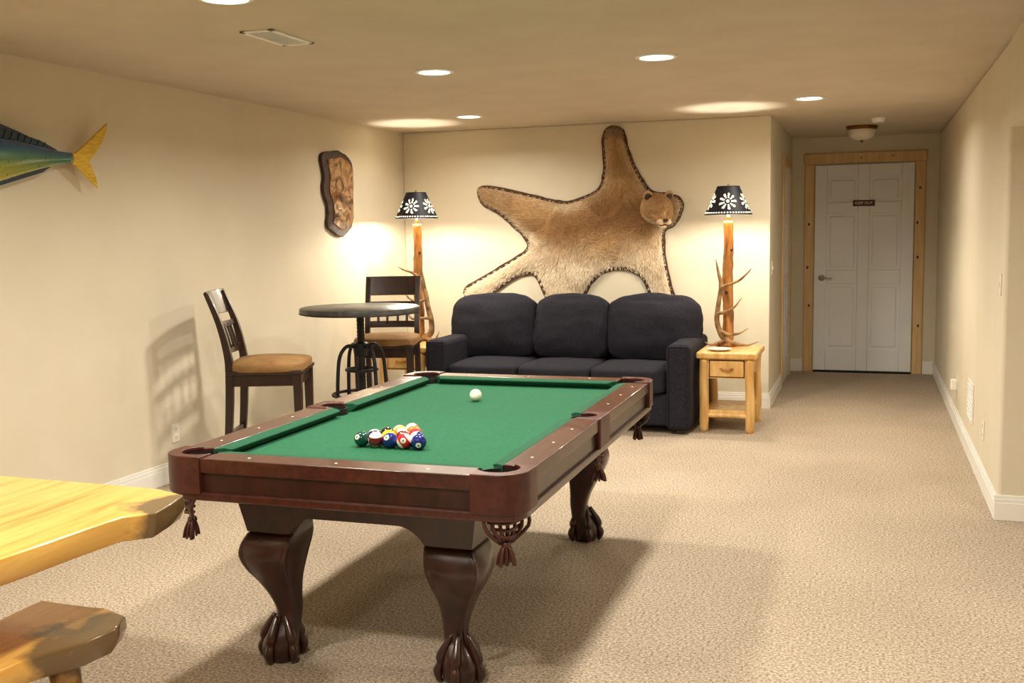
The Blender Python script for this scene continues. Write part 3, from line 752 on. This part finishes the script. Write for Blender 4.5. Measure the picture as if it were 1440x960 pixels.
tan_,brn,crm,gry=C3(204,164,116),C3(154,110,68),C3(244,228,200),C3(158,130,100)
def sst(a,b_,x):
    t=max(0,min(1,(x-a)/(b_-a))); return t*t*(3-2*t)
def flow(p):
    best=None;bd=1e9
    for a,b_ in limbs:
        d_=linedist(p,[a,b_])
        if d_<bd: bd=d_; best=(Vector(b_)-Vector(a)).normalized()
    return (best+Vector((0,-.35))).normalized()
for v in vs:
    p=(v.x,v.y); dd=segdist(p,fur)
    h_=.012+.055*(1-math.exp(-dd/.07))+.024*noise.noise(Vector((p[0]*5,p[1]*5,0)))*min(1,dd/.05)+.008*noise.noise(Vector((p[0]*22,p[1]*22,3)))
    V.append(bm.verts.new((p[0],YB-.006-h_,p[1])))
    ds=linedist(p,body); nn=noise.noise(Vector((p[0]*3,p[1]*3,1))); n2_=noise.noise(Vector((p[0]*9,p[1]*9,5)))
    c=tan_.copy()
    c=c.lerp(brn,sst(.26,.02,ds+.12*nn)*.8)
    low_=sst(1.52,1.12,p[1]+.12*nn)
    c=c.lerp(crm,low_*.85)
    edge=sst(.11,.0,dd+.03*nn)
    c=c.lerp(crm,edge*(.6 if p[1]<1.75 else .25))
    if p[1]>1.95: c=c.lerp(brn,.45*sst(.0,.12,dd)); 
    if p[1]>2.3: c=c.lerp(C3(70,52,40),.5)
    if p[0]<-3.0 and p[1]>1.6: c=c.lerp(gry,.35)
    c=c.lerp(brn,max(0,n2_)*.5)
    cols.append(c); info.append((p,h_,dd,c))
for f in fs:
    try: bm.faces.new([V[i] for i in f])
    except ValueError: pass
me=bpy.data.meshes.new('fur'); bm.to_mesh(me); bm.free()
ca=me.color_attributes.new('fur','FLOAT_COLOR','POINT')
for i,c in enumerate(cols): ca.data[i].color=(c[0]*.8,c[1]*.8,c[2]*.8,1)
for p in me.polygons: p.use_smooth=True
m,nt,b=new_mat('cougar_fur'); M['fur']=m
at=N(nt,'ShaderNodeAttribute'); at.attribute_name='fur'
nt.links.new(at.outputs['Color'],b.inputs['Base Color'])
b.inputs['Roughness'].default_value=.8; b.inputs['Specular IOR Level'].default_value=.2
me.materials.append(m)
o=bpy.data.objects.new('hide',me); COL.objects.link(o); o.parent=C_
def blades(name,items,parent):
    vv=[];ff=[];cc=[]
    for b0,t0,sd,c in items:
        i=len(vv); mid=(b0+t0)/2+Vector((0,-.002,0))
        vv+= [b0-sd,b0+sd,mid-sd*.7,mid+sd*.7,t0]; ff+=[(i,i+1,i+3,i+2),(i+2,i+3,i+4)]
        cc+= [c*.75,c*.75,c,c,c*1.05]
    me=bpy.data.meshes.new(name); me.from_pydata([tuple(v) for v in vv],[],ff)
    ca=me.color_attributes.new('fur','FLOAT_COLOR','POINT')
    for i,c in enumerate(cc): ca.data[i].color=(c[0],c[1],c[2],1)
    me.materials.append(M['fur']); o=bpy.data.objects.new(name,me); COL.objects.link(o); o.parent=parent
R=random.Random(11); items=[]
for p,h_,dd,c in info:
    fl=flow(p)
    for _ in range(12):
        q=Vector((p[0]+R.uniform(-.013,.013),p[1]+R.uniform(-.013,.013)))
        L_=R.uniform(.024,.048)*(.5 if dd<.03 else 1); a=R.uniform(-.5,.5)
        f2=Vector((fl.x*math.cos(a)-fl.y*math.sin(a),fl.x*math.sin(a)+fl.y*math.cos(a)))
        b0=Vector((q.x,YB-.004-h_,q.y)); out_=R.uniform(.004,.016)
        t0=Vector((q.x+f2.x*L_,YB-.004-h_-out_,q.y+f2.y*L_))
        if dd<.02: t0.y=min(t0.y,YB-.02)
        sd=Vector((-f2.y,0,f2.x))*R.uniform(.0014,.0026)
        items.append((b0,t0,sd,c*R.uniform(.68,1.2)))
blades('fur_tufts',items,C_)
M['border']=mat_noise('felt_border',rgb(62,40,28),rgb(84,56,40),20,.9)
back=[]
OB=offset(OS,.006)
for i,p in enumerate(OB):
    back.append((p[0]+.008*noise.noise(Vector((p[0]*16,p[1]*16,0))),p[1]+.008*noise.noise(Vector((p[0]*16,p[1]*16,4)))))
res=delaunay_2d_cdt([Vector(p) for p in back],[],[list(range(len(back)))],1,1e-5)
bm=bmesh.new(); V=[bm.verts.new((v.x,YB-.016,v.y)) for v in res[0]]
for f in res[2]:
    try: bm.faces.new([V[i] for i in f])
    except ValueError: pass
r_=bmesh.ops.extrude_face_region(bm,geom=bm.faces[:])
for v in r_['geom']:
    if isinstance(v,bmesh.types.BMVert): v.co.y=YB-.001
mk('felt_backing',bm,M['border'],C_)
# head, turned towards the right
M['furh']=mat_noise('head_fur',rgb(160,118,74),rgb(206,170,124),14,.85,bump=.5,bscale=80)
M['furw']=mat_noise('muzzle_fur',rgb(200,172,132),rgb(220,196,160),14,.85,bump=.3,bscale=90)
HD=empty('head'); HD.parent=C_; HD.location=(-1.715,YB-.135,1.70)
HD.rotation_euler=(Matrix.Rotation(math.radians(36),3,'Z')@Matrix.Rotation(math.radians(24),3,'X')).to_euler(); HD.scale=(1.2,1.1,1.2)
def headpt(p):
    q=Vector((p.x*.105,p.y*.125,p.z*.102))
    f_=max(0,-p.y)
    mz=math.exp(-((p.x)**2/.18+(p.z+.28)**2/.14))*(1 if p.y<0 else 0)
    q.y-=.075*mz
    br=math.exp(-((abs(p.x)-.38)**2/.05+(p.z-.18)**2/.03))*f_; q.y-=.014*br
    eye=math.exp(-((abs(p.x)-.40)**2/.02+(p.z-.0)**2/.02))*f_; q.y+=.022*eye
    ch=math.exp(-((abs(p.x)-.62)**2/.06+(p.z+.25)**2/.08)); q+=p*.012*ch
    return q
bm=bmesh.new(); bmesh.ops.create_uvsphere(bm,u_segments=32,v_segments=20,radius=1)
for v in bm.verts: v.co=headpt(v.co.copy())
mk('skull',bm,M['furh'],HD,smooth=True)
items=[]
for _ in range(5200):
    p=Vector((R.gauss(0,1),R.gauss(0,1),R.gauss(0,1))).normalized()
    if p.y<-.55 and .25<abs(p.x)<.55 and -.12<p.z<.12: continue
    q=headpt(p); fl=Vector((p.x*.5,.8,p.z*.5-.1)); fl=(fl-p*fl.dot(p)).normalized()
    L_=R.uniform(.012,.026); t0=q+fl*L_+p*R.uniform(.003,.009)
    sd=fl.cross(p).normalized()*R.uniform(.0012,.002)
    white=sst(-.2,-.6,p.z)*sst(.3,-.3,p.y)
    c=tan_.lerp(brn,max(0,p.z)*.6+.2*R.random()).lerp(crm,white*.8)*R.uniform(.75,1.15)
    items.append((q,t0,sd,c))
blades('head_fur',items,HD)
amb=mat_noise('amber_eye',rgb(90,60,20),rgb(150,105,40),30,.1,coat=.8)
for s_ in (-1,1):
    ball('cheek_%d'%s_,(s_*.026,-.166,-.040),.030,M['furw'],HD,s=(1,.85,.8),seg=16)
    ball('eye_%d'%s_,(s_*.043,-.104,.004),.0125,amb,HD,seg=14)
    ball('pupil_%d'%s_,(s_*.0445,-.1135,.004),.0055,M['dark'],HD,seg=10)
    ball('ear_%d'%s_,(s_*.080,.01,.088),.036,M['furh'],HD,s=(1,.45,1.15),seg=16,rot=(0,s_*.5,0))
    ball('ear_inner_%d'%s_,(s_*.080,-.003,.086),.026,M['mahogd'],HD,s=(1,.3,1.1),seg=12,rot=(0,s_*.5,0))
ball('nose',(0,-.192,-.018),.017,M['mahogd'],HD,s=(1.2,.6,.8),seg=12)
ball('chin',(0,-.15,-.075),.028,M['furw'],HD,s=(1.1,1,.7),seg=14)
tube('mouth',[(-.040,-.182,-.058),(-.015,-.193,-.054),(0,-.194,-.047),(.015,-.193,-.054),(.040,-.182,-.058)],.003,M['dark'],HD,n=6,k=3)

# ------------------------------------------------------------------ wall plaque
Pq=empty('live_edge_wood_plaque')
PL=[(7.44,2.11),(7.52,2.17),(7.76,2.185),(7.90,2.14),(7.97,2.05),(7.955,1.85),(7.94,1.63),(7.86,1.55),(7.73,1.505),(7.60,1.53),(7.50,1.59),(7.52,1.72),(7.46,1.86),(7.47,2.0)]
ps=smooth_closed(PL,5)
ps=[(a+.016*noise.noise(Vector((a*14,b_*14,0))),b_+.016*noise.noise(Vector((a*14,b_*14,9)))) for a,b_ in ps]
prism('bark_edge',ps,'x',XL,XL+.032,mat_noise('bark',rgb(34,20,13),rgb(74,46,28),25,.5,bump=.6,bscale=60),Pq,bevel=.008)
m,nt,b=new_mat('burl_wood')
tc=N(nt,'ShaderNodeTexCoord'); wv=N(nt,'ShaderNodeTexNoise'); wv.inputs['Scale'].default_value=5; wv.inputs['Detail'].default_value=6; wv.inputs['Distortion'].default_value=2.5
nt.links.new(tc.outputs['Object'],wv.inputs[0])
r1=ramp(nt,wv.outputs['Fac'],[(.33,rgb(44,26,16)),(.46,rgb(124,80,44)),(.56,rgb(182,138,90)),(.64,rgb(84,52,30))])
nt.links.new(r1.outputs[0],b.inputs['Base Color']); b.inputs['Roughness'].default_value=.2; b.inputs['Coat Weight'].default_value=.5
prism('polished_face',[(a+.03,b_) for a,b_ in offset(ps,-.055)],'x',XL+.02,XL+.038,m,Pq,bevel=.005)

# ------------------------------------------------------------------ mounted mahi-mahi
F=empty('mounted_fish',(0,-.09,0))
m,nt,b=new_mat('fish_skin')
tc=N(nt,'ShaderNodeTexCoord'); sp=N(nt,'ShaderNodeSeparateXYZ'); nt.links.new(tc.outputs['Object'],sp.inputs[0])
mr=N(nt,'ShaderNodeMapRange'); mr.inputs[1].default_value=1.78; mr.inputs[2].default_value=2.04
nt.links.new(sp.outputs['Z'],mr.inputs[0])
r1=ramp(nt,mr.outputs[0],[(.0,rgb(190,172,70)),(.35,rgb(140,148,66)),(.58,rgb(56,112,88)),(.74,rgb(14,78,118)),(1,rgb(10,40,80))])
vo=N(nt,'ShaderNodeTexVoronoi'); vo.inputs['Scale'].default_value=26; nt.links.new(tc.outputs['Object'],vo.inputs['Vector'])
r2=ramp(nt,vo.outputs['Distance'],[(.10,(.15,.35,.5,1)),(.2,(1,1,1,1))])
mx=N(nt,'ShaderNodeMixRGB',blend_type='MULTIPLY'); mx.inputs[0].default_value=.8
nt.links.new(r1.outputs[0],mx.inputs[1]); nt.links.new(r2.outputs[0],mx.inputs[2]); nt.links.new(mx.outputs[0],b.inputs['Base Color'])
b.inputs['Roughness'].default_value=.2; b.inputs['Coat Weight'].default_value=.5
fishskin=m
secs=[(4.72,1.945,.028,.014),(4.62,1.942,.036,.022),(4.5,1.935,.058,.035),(4.35,1.925,.086,.048),(4.2,1.910,.112,.058),(4.0,1.895,.138,.066),(3.82,1.89,.152,.07),(3.68,1.90,.150,.066),(3.58,1.905,.125,.055),(3.52,1.90,.08,.04),(3.50,1.895,.03,.02)]
bm=bmesh.new(); rings=[]
for y,zc,hh,th_ in catmull(secs,3):
    rings.append([bm.verts.new((XL+.075+th_*math.cos(2*math.pi*j/24),y,zc+hh*math.sin(2*math.pi*j/24))) for j in range(24)])
for a,b_ in zip(rings,rings[1:]):
    for j in range(24): bm.faces.new((a[j],a[(j+1)%24],b_[(j+1)%24],b_[j]))
bm.faces.new(rings[0]); bm.faces.new(rings[-1]); mk('body',bm,fishskin,F,smooth=True)
finb=mat_noise('fin_blue',rgb(12,26,40),rgb(24,52,72),30,.35,stretch=(1,6,1))
finy=mat_noise('fin_yellow',rgb(206,160,34),rgb(230,192,64),20,.3,stretch=(1,1,6))
dors=[(4.64,1.965),(4.60,1.985),(4.50,2.02),(4.42,2.035),(4.35,2.055),(4.23,2.085),(4.1,2.11),(3.95,2.135),(3.8,2.145),(3.66,2.12),(3.60,2.05),(3.62,2.0),(3.82,2.03),(4.0,2.02),(4.2,2.0),(4.35,1.985),(4.5,1.975)]
prism('dorsal_fin',dors,'x',XL+.070,XL+.080,finb,F)
for i in range(20):
    y=4.50-i*.044
    zt_=2.015+(4.5-y)*.16; tube('fin_ray_%d'%i,[(XL+.082,y,1.975),(XL+.082,y+.03,min(zt_,2.12))],.003,finb,F,k=1,n=5)
tail=[(4.66,1.962),(4.74,1.972),(4.82,2.02),(4.91,2.085),(5.01,2.155),(5.0,2.11),(4.94,2.02),(4.87,1.955),(4.85,1.935),(4.865,1.90),(4.895,1.85),(4.905,1.795),(4.86,1.825),(4.80,1.87),(4.73,1.915),(4.66,1.925)]
prism('tail_fin',tail,'x',XL+.066,XL+.082,finy,F,bevel=.004)
anal=[(4.60,1.915),(4.5,1.86),(4.35,1.82),(4.2,1.78),(4.05,1.74),(4.0,1.77),(4.2,1.81),(4.4,1.87),(4.5,1.89)]
prism('anal_fin',anal,'x',XL+.070,XL+.080,finb,F)
prism('pectoral_fin',[(3.80,1.90),(3.88,1.93),(3.99,1.90),(4.03,1.86),(3.92,1.87),(3.80,1.87)],'x',XL+.14,XL+.146,finy,F)
ball('eye',(XL+.125,3.60,1.92),.016,M['dark'],F,seg=12)
box('wall_mount',XL,XL+.04,3.9,4.2,1.86,1.94,M['mahogd'],F)

# ------------------------------------------------------------------ slab dining table & bench
def slab(name,poly2,z0,z1,parent,wob=.012):
    P=[]
    n=len(poly2)
    for i in range(n):
        a=poly2[i]; b_=poly2[(i+1)%n]; L_=math.hypot(b_[0]-a[0],b_[1]-a[1]); k_=max(1,int(L_/.05))
        for j in range(k_):
            t=j/k_; x=a[0]+(b_[0]-a[0])*t; y=a[1]+(b_[1]-a[1])*t
            P.append((x+wob*noise.noise(Vector((x*5,y*5,z0))),y+wob*noise.noise(Vector((x*5,y*5,z0+7)))))
    bm=bmesh.new(); Q=offset(P,-.014); n=len(P)
    top=[bm.verts.new((p[0],p[1],z1)) for p in P]
    mid=[bm.verts.new((p[0]+.008*noise.noise(Vector((p[0]*12,p[1]*12,1))),p[1]+.008*noise.noise(Vector((p[0]*12,p[1]*12,2))),(z0+z1)/2)) for p in offset(P,.003)]
    bot=[bm.verts.new((p[0],p[1],z0)) for p in Q]
    bm.faces.new(top); bm.faces.new(bot[::-1])
    for A,B in ((top,mid),(mid,bot)):
        for i in range(n): bm.faces.new((A[i],A[(i+1)%n],B[(i+1)%n],B[i]))
    return mk(name,bm,M['slab'],parent,bevel=.006,bseg=3,angle=50)
D=empty('slab_dining_table')
slab('table_top',[(-2.82,2.69),(-2.06,2.665),(-1.94,2.62),(-1.91,2.52),(-1.89,2.42),(-1.95,2.36),(-1.975,2.12),(-2.00,1.82),(-2.06,1.2),(-2.10,.7),(-3.05,.7),(-2.95,1.6)],.675,.75,D,wob=.006)
for i,(x,y) in enumerate(((-2.65,2.25),(-2.40,2.25),(-2.85,.95),(-2.4,.95))):
    tube('leg_%d'%i,[(x,y,0),(x+.01,y,.3),(x,y,.68)],[.05,.055,.05],M['log'],D,n=14,k=5,jit=.12)
tube('stretcher',[(-2.5,2.2,.22),(-2.6,1.6,.22),(-2.62,1.0,.22)],.035,M['log'],D,n=12,k=4,jit=.1)
Bn=empty('slab_bench')
slab('bench_seat',[(-2.32,2.44),(-2.09,2.43),(-1.99,2.39),(-1.945,2.30),(-1.955,2.20),(-2.04,2.05),(-2.08,1.7),(-2.12,1.05),(-2.34,1.05),(-2.33,1.6)],.38,.45,Bn)
for i,(x,y,ox) in enumerate(((-2.06,2.22,.045),(-2.24,2.2,-.03),(-2.19,1.2,.03),(-2.28,1.2,-.02))):
    tube('leg_%d'%i,[(x+ox,y,0),(x+ox*.5,y,.2),(x,y,.385)],[.037,.04,.042],M['slab'],Bn,n=12,k=4,jit=.1)

# ------------------------------------------------------------------ world, camera, view
w=bpy.data.worlds.new('world'); scene.world=w; w.use_nodes=True
w.node_tree.nodes['Background'].inputs[0].default_value=(.5,.42,.32,1); w.node_tree.nodes['Background'].inputs[1].default_value=.05
f_=1482.938; yaw,pitch,roll=math.radians(18.763),math.radians(5.926),math.radians(.901)
fw=Vector((-math.sin(yaw)*math.cos(pitch),math.cos(yaw)*math.cos(pitch),-math.sin(pitch)))
r0=Vector((math.cos(yaw),math.sin(yaw),0)); u0=r0.cross(fw)
r=r0*math.cos(roll)-u0*math.sin(roll); u=u0*math.cos(roll)+r0*math.sin(roll)
cam=bpy.data.cameras.new('camera'); co=bpy.data.objects.new('camera',cam); COL.objects.link(co)
co.matrix_world=Matrix(((r.x,u.x,-fw.x,0),(r.y,u.y,-fw.y,0),(r.z,u.z,-fw.z,1.519),(0,0,0,1)))
cam.sensor_fit='HORIZONTAL'; cam.sensor_width=36; cam.lens=36*f_/1440; cam.clip_start=.05
scene.camera=co
scene.view_settings.view_transform='Standard'
